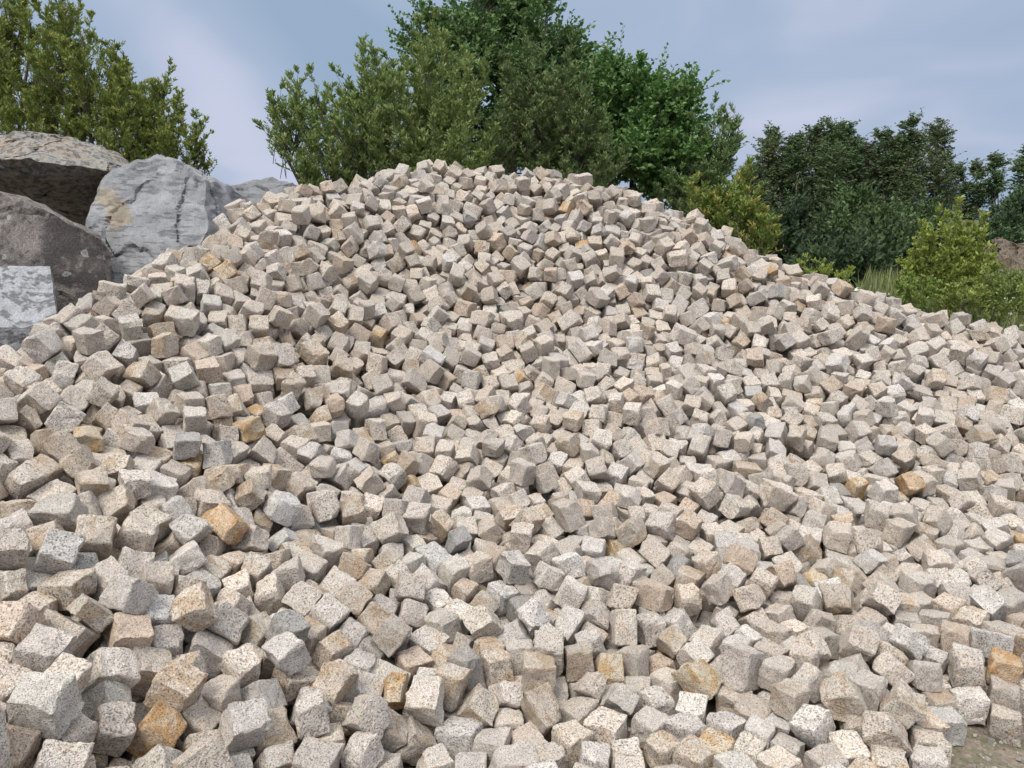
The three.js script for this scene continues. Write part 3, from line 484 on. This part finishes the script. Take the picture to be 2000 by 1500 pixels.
// blobs: [px, py, depth, half width px, half height px, shoots]: the masses the crown is made of
function plant(name, label, category, foot, blobs, o) {
  const r = rng(o.seed), base = at(foot[0], foot[1], foot[2] * (o.push ?? 1.25)); base.y = o.floor ?? 0; const g = thing(name, label, category, base, o.group), L = new Leaves(), Wd = new Wood(), V = (x, y, z) => new THREE.Vector3(x, y, z);
  const stems = o.stems ?? 1;
  for (const [px, py, d0, rx, ry, count0] of blobs) {
    const d = d0 * (o.push ?? 1.25), count = Math.round(count0 * (o.more ?? 1.25)), c = at(px, py, d), ex = rx * d / F, ey = ry * d / F, ez = (ex * 0.6 + ey * 0.4) * (o.flat ?? 0.85);
    const from = base.clone().add(V((r() - 0.5) * 0.25 * stems, 0, (r() - 0.5) * 0.2 * stems)), fork = c.clone().add(V(0, -ey * 0.5, 0));
    Wd.stick(bend(from, fork, r, from.distanceTo(fork) * 0.16), o.girth * (0.7 + 0.5 * r()), o.girth * 0.35, 6);
    const limbs = Array.from({ length: o.limbs ?? 7 }, () => { const t = c.clone().add(V((r() * 2 - 1) * ex * 0.75, (r() * 1.5 - 0.6) * ey * 0.8, (r() * 2 - 1) * ez * 0.75)); Wd.stick(bend(fork, t, r, ex * 0.3, 4), o.girth * 0.32, o.girth * 0.07, 4); return t; });
    const inBall = () => { let v; do v = V(r() * 2 - 1, r() * 2 - 1, r() * 2 - 1); while (v.lengthSq() > 1 || (v.lengthSq() < 0.3 && r() < 0.55)); return v; };
    const clumps = Array.from({ length: Math.max(3, Math.round(count / (o.perClump ?? 24))) }, inBall), cs = (o.clump ?? 0.26) * Math.min(ex, ey);
    const spires = o.spire ? clumps.map((v) => { const dir = V(v.x * o.spread + (r() - 0.5) * 0.35, o.up + v.y * 0.3, v.z * o.spread + (r() - 0.5) * 0.35).normalize(), len = o.spire * (0.6 + 0.8 * r()), from = c.clone().add(V(v.x * ex * 0.95, v.y * ey * 0.95, v.z * ez * 0.95)).addScaledVector(dir, -len * 0.55); Wd.stick([fork.clone().lerp(from, 0.35), from, from.clone().addScaledVector(dir, len)], o.girth * 0.16, o.girth * 0.05, 3); return { from, dir, len }; }) : [];
    for (let k = 0; k < count; k++) {
      const v = clumps[k % clumps.length]; let s, dir, len;
      if (o.spire) { // leafy side shoots all along an upright branch
        const q = spires[k % clumps.length], t = Math.pow(r(), 0.8), a = r() * 6.2832; s = q.from.clone().addScaledVector(q.dir, q.len * t); dir = q.dir.clone().multiplyScalar(0.55 + t * 0.6).add(V(Math.cos(a) * 0.75, (r() - 0.4) * 0.4, Math.sin(a) * 0.75)).normalize(); len = o.shoot * (0.35 + 0.75 * (1 - t)) * (0.6 + 0.7 * r());
      } else {
        const j = V((r() + r() + r() - 1.5) * cs, (r() + r() + r() - 1.5) * cs * (o.tall ?? 1.3), (r() + r() + r() - 1.5) * cs);
        s = c.clone().add(V(v.x * ex * 0.86, v.y * ey * 0.86, v.z * ez * 0.86)).add(j);
        dir = V(v.x * o.spread + j.x / cs * 0.3 + (r() - 0.5) * o.loose, v.y * o.spread * 0.6 + o.up + (r() - 0.5) * o.loose, v.z * o.spread + j.z / cs * 0.3 + (r() - 0.5) * o.loose).normalize(); len = o.shoot * (0.5 + 0.8 * r()) * (v.length() > 0.75 && r() < 0.12 ? 1.7 : 1);
      }
      const tip = s.clone().addScaledVector(dir, len); if (o.droop) tip.y -= len * o.droop; const ax = tip.clone().sub(s).normalize();
      if (!o.spire && k % (o.twigEvery ?? 3) === 0) { let near = limbs[0]; for (const q of limbs) if (q.distanceTo(s) < near.distanceTo(s)) near = q; Wd.stick([near, near.clone().lerp(s, 0.55).add(V(0, len * 0.05, 0)), s, tip], o.girth * 0.07, o.girth * 0.025, 3); }
      else Wd.stick([s, tip], o.girth * 0.04, o.girth * 0.02, 3);
      const young = r(), nL = Math.max(3, Math.round(o.leaves * (0.7 + 0.6 * r())));
      for (let q = 0; q < nL; q++) {
        const t = (q + 0.6 * r()) / nL, b = s.clone().lerp(tip, t), a = q * 2.4 + r() * 1.2, side = V(Math.cos(a), (r() - 0.5) * 0.6, Math.sin(a)), d2 = ax.clone().multiplyScalar(0.75).addScaledVector(side, 0.75).add(V(0, o.leafUp ?? 0.1, 0)).normalize();
        const w = d2.clone().cross(V(r() - 0.5, r() - 0.5, r() - 0.5)).normalize(), sz = 0.7 + 0.6 * r(), e = young > 0.72 && t > 0.45 ? 1 : 0, m = 0.75 + 0.5 * r(), cA = o.color, cB = o.tip ?? o.color;
        L.add(b, d2, w, o.leaf[0] * sz, o.leaf[1] * sz, [lerp(cA[0], cB[0], e) * m, lerp(cA[1], cB[1], e) * m, lerp(cA[2], cB[2], e) * m]);
      }
    }
  }
  mesh('trunk', Wd.build(base), o.bark ?? barkMat, g); mesh('crown', L.build(base), leafMat, g);
  return g;
}
const willow = { spire: 0.8, perClump: 15, girth: 0.05, shoot: 0.25, leaves: 17, leaf: [0.056, 0.021], spread: 0.55, up: 0.9, loose: 0.5, stems: 3, limbs: 7 };
const alder = { girth: 0.07, shoot: 0.30, leaves: 15, leaf: [0.072, 0.052], spread: 0.7, up: 0.35, loose: 0.9, stems: 1.5, limbs: 8, leafUp: -0.1 };
plant('poplar_tree', 'tall dark green broadleaf tree, highest of the clump behind the heap', 'tree', [1000, 500, 10.5], [[985, 20, 10.3, 90, 90, 620], [880, 120, 10.2, 95, 90, 560], [1060, 130, 10.2, 90, 110, 620], [960, 220, 10.2, 150, 110, 700], [1090, 260, 10.4, 90, 120, 480], [900, 300, 10.4, 120, 90, 360]], { ...alder, seed: 41, color: [0.14, 0.235, 0.08], tip: [0.19, 0.31, 0.11], group: 'trees of the clump behind the heap' });
plant('willow_tree', 'olive-green bushy willow with thin outlying sprays, widest of the clump', 'tree', [790, 500, 8.0], [[860, 200, 8.0, 90, 110, 520], [760, 250, 7.9, 95, 110, 560], [690, 285, 7.9, 75, 95, 420], [850, 320, 7.8, 110, 80, 420], [610, 270, 8.0, 60, 75, 170], [575, 260, 8.1, 30, 60, 60], [720, 180, 8.2, 45, 60, 160], [640, 345, 7.9, 60, 50, 200], [542, 205, 8.1, 10, 40, 26], [575, 190, 8.1, 10, 32, 26], [555, 285, 8.1, 18, 26, 34], [622, 195, 8.1, 12, 40, 32], [835, 95, 8.1, 14, 36, 36]], { ...willow, seed: 42, color: [0.24, 0.32, 0.10], tip: [0.38, 0.44, 0.17], group: 'trees of the clump behind the heap' });
plant('willow_tree', 'grey-green willow in the middle of the clump, in front of the tallest tree', 'tree', [1060, 500, 8.6], [[1060, 220, 8.6, 85, 110, 520], [1120, 260, 8.6, 75, 100, 440], [1000, 300, 8.5, 80, 80, 360], [1130, 345, 8.4, 90, 60, 320]], { ...willow, seed: 43, color: [0.164, 0.232, 0.083], tip: [0.284, 0.351, 0.143], group: 'trees of the clump behind the heap' });
plant('alder_tree', 'fresh bright green alder with broad leaves at the end of the clump', 'tree', [1245, 500, 9.2], [[1240, 215, 9.2, 75, 75, 420], [1190, 180, 9.3, 50, 55, 200], [1300, 250, 9.1, 65, 75, 360], [1240, 310, 9.1, 105, 75, 460], [1330, 330, 9.0, 65, 65, 300], [1180, 330, 9.2, 60, 70, 220]], { ...alder, seed: 44, color: [0.14, 0.26, 0.075], tip: [0.21, 0.35, 0.11], group: 'trees of the clump behind the heap' });
plant('willow_tree', 'slender grey-green willow with feathery sprays against the sky', 'tree', [1370, 520, 8.8], [[1400, 290, 8.8, 36, 50, 130], [1375, 345, 8.8, 45, 50, 190], [1425, 265, 8.9, 22, 28, 36], [1350, 400, 8.8, 60, 45, 240]], { ...willow, seed: 45, color: [0.194, 0.284, 0.105], tip: [0.329, 0.404, 0.179], group: 'trees of the clump behind the heap' });
plant('yellow_green_shrub', 'low yellow-green shrub spilling over the far flank of the heap', 'shrub', [1420, 560, 7.4], [[1380, 425, 7.4, 40, 38, 170], [1435, 425, 7.3, 38, 42, 190], [1485, 462, 7.2, 32, 30, 120], [1440, 385, 7.6, 22, 30, 60]], { ...willow, girth: 0.03, spire: 0.5, seed: 46, color: [0.224, 0.299, 0.067], tip: [0.404, 0.374, 0.105] });
plant('willow_tree', 'spreading willow with upright shoots above the brown boulder', 'tree', [60, 500, 9.0], [[70, 160, 9.0, 95, 100, 560], [170, 190, 8.9, 80, 90, 480], [-40, 150, 9.1, 90, 120, 460], [120, 90, 9.2, 40, 60, 160], [20, 70, 9.2, 60, 60, 200], [250, 225, 8.9, 60, 70, 330], [310, 240, 8.9, 45, 55, 210], [340, 290, 8.8, 40, 35, 150], [250, 290, 8.8, 60, 40, 240], [380, 305, 8.9, 18, 25, 40], [90, 260, 8.9, 110, 45, 360], [-150, 200, 9.2, 90, 100, 300], [126, 30, 9, 12, 46, 44], [165, 85, 9, 10, 36, 30], [15, 25, 9.1, 14, 46, 44], [228, 150, 8.9, 12, 40, 36], [318, 200, 8.9, 12, 36, 34], [398, 305, 8.9, 10, 18, 18], [60, 60, 9, 12, 40, 40]], { ...willow, seed: 47, color: [0.25, 0.31, 0.075], tip: [0.40, 0.42, 0.12] });
for (const [px, py, d, rx, ry, lab, s] of [[1575, 528, 6.2, 18, 16, 'small yellow-green seedling bush nearest the crest, behind the heap flank', 51], [1610, 530, 6.4, 10, 20, 'thin upright bright seedling between two bushier ones behind the heap', 52], [1650, 548, 6.0, 20, 14, 'low spiky seedling farthest down the heap flank', 53]])
  plant('seedling', lab, 'plant', [px, 560, d], [[px, py, d, rx, ry, 26]], { ...willow, girth: 0.012, spire: 0.2, perClump: 5, shoot: 0.1, leaves: 10, leaf: [0.03, 0.01], limbs: 4, seed: s, color: [0.314, 0.404, 0.075], tip: [0.448, 0.508, 0.120], group: 'seedlings behind the heap' });
console.log('near plants built');

// ------------------------------------------------------------------ beyond the yard: a grassy bank rising to the wood, with a rock cutting at its end
function bankHeight(x, z) { // metres above the yard
  const far = -z, side = smooth(-2, 9, x - far * 0.12); return (0.55 * smooth(13, 22, far) + 1.6 * smooth(22, 40, far) + 3.6 * smooth(38, 62, far)) * side + (fbm(x * 0.35, z * 0.35, 5, 4) - 0.5) * 0.7 * smooth(11, 22, far) * side - 0.05;
}
const turfMap = dataTexture(1024, (x, y, o) => { const n = fbm(x * 0.012, y * 0.012, 8, 5), f = noise3(x * 0.3, y * 0.3, 2), t = smooth(0.42, 0.6, n), k = 0.6 + 0.8 * f; o[0] = lerp(0.07, 0.12, t) * k; o[1] = lerp(0.085, 0.11, t) * k; o[2] = lerp(0.03, 0.07, t) * k; }, true);
{
  const pos = [], uv = [], idx = [], nx = 130, nz = 110;
  for (let j = 0; j <= nz; j++) for (let i = 0; i <= nx; i++) { const z = -9 - 75 * Math.pow(j / nz, 1.4), x = lerp(-6, 75, i / nx); pos.push(x, bankHeight(x, z), z); uv.push(x / 2, z / 2); }
  for (let j = 0; j < nz; j++) for (let i = 0; i < nx; i++) { const a = j * (nx + 1) + i; idx.push(a, a + 1, a + nx + 1, a + 1, a + nx + 2, a + nx + 1); }
  const g = new THREE.BufferGeometry(); g.setAttribute('position', new THREE.Float32BufferAttribute(pos, 3)); g.setAttribute('uv', new THREE.Float32BufferAttribute(uv, 2)); g.setIndex(idx); g.computeVertexNormals();
  tag(mesh('grassy_hill', g, new THREE.MeshStandardMaterial({ map: turfMap, roughness: 1, side: THREE.DoubleSide }), scene), 'grassy bank rising beyond the heap', 'hill', null, 'structure');
}
function onBank(px, py0, py1, steps = 400) { // where the line of sight meets the bank
  for (let k = 0; k < steps; k++) { const d = lerp(9, 80, k / steps), p = at(px, py0, d); if (p.y <= bankHeight(p.x, p.z)) return p; } return null;
}
// tall weeds and grass on the bank
function blades(n, h, w, lean) { const r = rng(n * 77 + 3), p = [], i = []; for (let k = 0; k < n; k++) { const a = r() * 6.28, x = (r() - 0.5) * 0.22, z = (r() - 0.5) * 0.22, hh = h * (0.5 + 0.7 * r()), cx = Math.cos(a) * w, cz = Math.sin(a) * w, b = p.length / 3, lx = (r() - 0.5) * lean, lz = (r() - 0.5) * lean; p.push(x - cx, 0, z - cz, x + cx, 0, z + cz, x + lx * 0.4 + cx * 0.6, hh * 0.6, z + lz * 0.4 + cz * 0.6, x + lx * 0.4 - cx * 0.6, hh * 0.6, z + lz * 0.4 - cz * 0.6, x + lx, hh, z + lz); i.push(b, b + 1, b + 2, b, b + 2, b + 3, b + 3, b + 2, b + 4); } const g = new THREE.BufferGeometry(); g.setAttribute('position', new THREE.Float32BufferAttribute(p, 3)); g.setIndex(i); g.computeVertexNormals(); return g; }
{
  const r = rng(99), M = new THREE.Matrix4(), q = new THREE.Quaternion(), Y = new THREE.Vector3(0, 1, 0), col = new THREE.Color(), n = 16000, grassMat = new THREE.MeshPhysicalMaterial({ color: 0xffffff, roughness: 0.9, side: THREE.DoubleSide, transmission: 0.2, thickness: 0 });
  const im = new THREE.InstancedMesh(blades(10, 0.34, 0.007, 0.2), grassMat, n); let k = 0;
  while (k < n) { const z = -9.5 - 30 * Math.pow(r(), 1.6), x = lerp(-z * 0.47, 1.0 + -z * 1.0, r()); const m = fbm(x * 0.5, z * 0.5, 2, 3); if (-z < 12.5 + 2.5 * m && x < 9 + m * 2 && r() < 0.94) continue; if (m < 0.38 && r() < 0.7) continue; const s = (0.6 + 0.8 * r()) * (0.8 + m * 0.6) * lerp(1, 1.9, smooth(4, 8, x) * smooth(0.4, 0.6, fbm(x * 0.9, z * 0.9, 33, 3))); M.compose(new THREE.Vector3(x, bankHeight(x, z) - 0.02, z), q.setFromAxisAngle(Y, r() * 6.28), new THREE.Vector3(s * 1.4, s, s * 1.4)); im.setMatrixAt(k, M); const d = r(), v = 0.8 + 0.5 * r(); col.setRGB(lerp(0.14, 0.22, d) * v, lerp(0.20, 0.22, d) * v, lerp(0.05, 0.09, d) * v); im.setColorAt(k, col); k++; }
  im.name = 'weeds'; tag(im, 'rough grass and weeds covering the bank', 'grass', null, 'stuff'); scene.add(im);
  const petal = []; for (let a = 0; a < 5; a++) { const t = a / 5 * 6.28, g = new THREE.BufferGeometry(), c = Math.cos(t), s = Math.sin(t); g.setAttribute('position', new THREE.Float32BufferAttribute([0, 0, 0, c * 0.022 - s * 0.012, 0.008, s * 0.022 + c * 0.012, c * 0.036, 0.002, s * 0.036, c * 0.022 + s * 0.012, 0.008, s * 0.022 - c * 0.012], 3)); g.setIndex([0, 1, 2, 0, 2, 3]); petal.push(g); }
  const fg = mergeGeometries(petal); fg.computeVertexNormals(); const fl = new THREE.InstancedMesh(fg, new THREE.MeshStandardMaterial({ color: new THREE.Color().setRGB(0.72, 0.72, 0.62), roughness: 0.8, side: THREE.DoubleSide }), 2600); k = 0;
  while (k < 2600) { const z = -10.5 - 16 * r(), x = lerp(5, 16, r()); if (fbm(x * 0.8, z * 0.8, 12, 3) < 0.50) continue; M.compose(new THREE.Vector3(x, bankHeight(x, z) + 0.3 + 0.3 * r(), z), q.setFromEuler(new THREE.Euler(r() * 1.6 - 0.3, r() * 6, r())), new THREE.Vector3(1, 1, 1).multiplyScalar(0.7 + 0.6 * r())); fl.setMatrixAt(k, M); k++; }
  fl.name = 'white_flowers'; tag(fl, 'small white wildflowers scattered through the weeds on the bank', 'flowers', null, 'stuff'); scene.add(fl);
  const chip = hewn(900, [-1, 0, 1]), cg = new THREE.BufferGeometry(); cg.setAttribute('position', new THREE.BufferAttribute(chip.pos, 3)); cg.setAttribute('normal', new THREE.BufferAttribute(chip.nrm, 3));
  const gravel = new THREE.InstancedMesh(cg, new THREE.MeshStandardMaterial({ color: 0xffffff, roughness: 1 }), 11000); k = 0;
  while (k < 11000) { // grit at the foot of the heap, and the strip of dark gravel beyond it
    const near = k < 7200, x = near ? lerp(0.2, 3.4, r()) : lerp(3.5, 14, r()), z = near ? lerp(-2.6, -0.8, r()) : lerp(-13.5, -8, r()); if (near && core(x, z) > 0.01) { if (r() < 0.9) continue; } const y = near ? Math.max(0, core(x, z)) : 0, s = (near ? 0.002 + 0.008 * r() ** 4 : 0.012 + 0.02 * r()); M.compose(new THREE.Vector3(x, y + s * 0.3, z), q.setFromEuler(new THREE.Euler(r() * 6, r() * 6, r() * 6)), new THREE.Vector3(s, s * 0.8, s)); gravel.setMatrixAt(k, M); const v = near ? 0.16 + 0.3 * r() : 0.16 + 0.14 * r(); col.setRGB(v, v * (near ? 0.92 : 0.98), v * (near ? 0.80 : 1)); gravel.setColorAt(k, col); k++; }
  gravel.name = 'gravel'; tag(gravel, 'loose grit at the foot of the heap and gravel strip beyond', 'gravel', null, 'stuff'); scene.add(gravel);
}
// rock cutting and pale stones on the bank
boulder('rock_outcrop', 'brown rock cutting under the trees at the edge of the picture', [[1925, 500, 30], [1960, 478, 31], [2060, 470, 31], [2300, 480, 32], [1915, 570, 29], [2050, 585, 28], [2300, 600, 29], [1940, 500, 34], [2300, 500, 36], [1940, 600, 36], [2300, 620, 36]], crustRock, { rough: 0.9, scale: 0.7, edge: 0.16, seed: 22, paint: () => [0.66, 0.58, 0.50] }).userData.group = undefined;
for (let [px, py, d, w, h, lab] of [[1868, 553, 17, 18, 16, 'round pale stone in the weeds beside the light green shrub'], [1985, 575, 15, 26, 14, 'pale stone in the weeds at the edge of the picture'], [1795, 497, 26, 18, 9, 'grey angular stone by the dark thicket, above the flowering weeds'], [1866, 535, 20, 14, 12, 'white stone glimpsed through the light green shrub']])
{ const hit = onBank(px, py + h); if (hit) d = project(hit)[2]; boulder('pale_stone', lab, [[px - w, py + h, d], [px - w * 0.7, py - h * 0.5, d], [px, py - h, d], [px + w * 0.8, py - h * 0.5, d], [px + w, py + h, d], [px - w * 0.6, py, d - w * d / F], [px + w * 0.5, py + h, d - w * d / F], [px, py - h * 0.6, d + w * d / F], [px + w, py + h, d + w * d / F], [px - w, py + h * 1.6, d]], blockRock, { rough: 0.05, scale: 3, edge: 0.08, seed: px, paint: () => [1.2, 1.08, 0.92] }).userData.group = 'pale stones on the bank'; }

// the light green shrub, the thicket and the row of gum trees
plant('light_green_shrub', 'bright yellow-green shrub standing in the flowering weeds', 'shrub', [1850, 585, 14], [[1820, 500, 14, 34, 42, 130], [1866, 470, 14, 24, 36, 80], [1912, 500, 14, 34, 45, 120], [1850, 545, 14, 55, 30, 130], [1795, 545, 14.2, 30, 28, 80], [1905, 555, 13.8, 40, 26, 90]], { ...willow, girth: 0.035, spire: 0.85, perClump: 11, shoot: 0.26, leaves: 10, leaf: [0.085, 0.045], push: 1, more: 1.1, seed: 61, floor: 0.1, color: [0.30, 0.36, 0.08], tip: [0.40, 0.45, 0.13] });
for (const [px, py, rx, ry, n, c, lab, s] of [[1790, 580, 45, 26, 240, [0.26, 0.34, 0.09], 'low leafy weed clump nearest the dark thicket', 71], [1870, 588, 50, 26, 260, [0.30, 0.36, 0.10], 'spreading weed clump around the foot of the bright shrub', 72], [1945, 592, 50, 32, 280, [0.28, 0.35, 0.10], 'weed clump between the bright shrub and the picture edge', 73], [2010, 592, 50, 40, 260, [0.30, 0.37, 0.10], 'tall weed clump cut by the picture edge beside the heap', 74], [1960, 556, 40, 20, 150, [0.26, 0.32, 0.10], 'small weed clump below the rock cutting', 75]])
  plant('weed_clump', lab, 'plant', [px, py + ry, 12.5], [[px, py, 12.5, rx, ry, n]], { ...willow, girth: 0.012, spire: 0.4, perClump: 8, shoot: 0.16, leaves: 10, leaf: [0.05, 0.022], limbs: 5, push: 1, more: 1, tall: 1.2, seed: s, color: c, tip: c.map((v) => v * 1.35), group: 'weed clumps on the bank' });
const thicket = { push: 1, more: 1, girth: 0.09, shoot: 0.8, leaves: 12, leaf: [0.2, 0.11], spread: 0.7, up: 0.5, loose: 0.8, stems: 3, limbs: 6, twigEvery: 5 };
for (const [px, py, d, rx, ry, n, c, lab, s] of [[1750, 510, 28, 80, 60, 1000, [0.075, 0.115, 0.042], 'broad dark thicket below the row of gum trees', 62], [1690, 440, 34, 55, 50, 420, [0.10, 0.155, 0.055], 'mid-green bushy tree rising above the broad thicket', 63], [1795, 460, 40, 45, 42, 420, [0.09, 0.14, 0.05], 'green bush under the trunks of the gum trees, behind the bright shrub', 64], [2005, 425, 44, 48, 36, 420, [0.080, 0.128, 0.056], 'rounded bush above the rock cutting', 65], [1925, 484, 40, 70, 16, 420, [0.072, 0.120, 0.048], 'low hedge-like scrub along the top of the bank', 66], [1650, 545, 24, 75, 45, 520, [0.06, 0.095, 0.04], 'dark scrub where the thicket meets the heap', 67], [1570, 490, 34, 80, 75, 620, [0.06, 0.095, 0.042], 'shadowy scrub under the nearest gum trees, next to the yellow-green shrub', 68]])
  plant('bush', lab, 'bush', [px, 560, d], [[px, py, d, rx, ry, n], [px - rx * 0.5, py + ry * 0.4, d * 0.97, rx * 0.6, ry * 0.7, n / 3 | 0], [px + rx * 0.5, py + ry * 0.5, d * 0.98, rx * 0.55, ry * 0.6, n / 3 | 0]], { ...thicket, seed: s, floor: d > 36 ? 2 : 0.8, color: c, tip: c.map((v) => v * 1.5), group: 'bushes below the wood' });
const gums = [[1470, 330, 1.0], [1505, 262, 1.1], [1535, 300, 1.2], [1556, 270, 0.8], [1592, 252, 1.1], [1628, 244, 1.0], [1656, 252, 0.95], [1690, 285, 1.1], [1728, 264, 0.9], [1752, 285, 1.0], [1776, 245, 1.0], [1828, 252, 1.25], [1872, 326, 0.8], [1908, 326, 0.8], [1946, 306, 0.8], [2012, 290, 1.0]];
const gumWords = ['shortest gum tree, half hidden behind the willow sprays', 'rounded gum tree crown, second along the row from the willow', 'rusty-tinged gum tree in the near end of the row', 'slim gum tree poking up behind the rusty-tinged one', 'dark full gum tree, fifth along the row', 'tall pointed gum tree at the middle of the row', 'slender gum tree just beyond the pointed middle one', 'lower reddish-brown gum tree in the dip of the row', 'narrow gum tree rising after the dip of the row', 'brownish gum tree tucked below its taller neighbours', 'gum tree with the highest feathery top in the far half', 'broad dense gum tree ending the tall row', 'first of three slim bare-trunked gum trees in the gap', 'middle one of three slim bare-trunked gum trees', 'last and tallest of three slim bare-trunked gum trees', 'gum tree cut by the picture edge above the rock cutting'];
gums.forEach(([px, py, w], k) => {
  const d = k > 11 && k < 15 ? 66 : 58 + (k * 7 % 5), rnd = rng(800 + k), thin = k > 11, long = thin ? 95 : 205, blobs = []; const steps = thin ? 4 : 9;
  for (let s = 0; s < steps; s++) { const t = s / (steps - 1), wide = (thin ? 18 : 25) * w * (t < 0.1 ? 0.5 : t < 0.3 ? 0.8 : 1.0 - 0.15 * t); blobs.push([px + (rnd() - 0.5) * 26 * w * t, py + 14 + t * long, d + (rnd() - 0.5) * 1.5, wide, (thin ? 18 : 24), thin ? 110 : 130]); }
  const warm = [2, 7, 9].includes(k), c = warm ? [0.13, 0.12, 0.065] : [0.10 + 0.04 * rnd(), 0.155 + 0.04 * rnd(), 0.07];
  plant('gum_tree', gumWords[k], 'tree', [px, 560, d], blobs, { push: 1, more: 1, perClump: 9, clump: 0.55, tall: 1.3, girth: thin ? 0.09 : 0.14, shoot: 0.6, leaves: 9, leaf: [0.26, 0.11], spread: 0.8, up: 0.5, loose: 0.9, droop: 0.1, stems: 0.4, limbs: 3, twigEvery: 6, leafUp: -0.35, seed: 820 + k, floor: 3.2, color: c, tip: [0.14, 0.17, 0.09], bark: thin ? barkMat : paleBark, group: 'row of gum trees' });
});
console.log('wood built');
scene.traverse((o) => { if (o.isMesh) o.castShadow = o.receiveShadow = true; });
renderer.render(scene, camera);
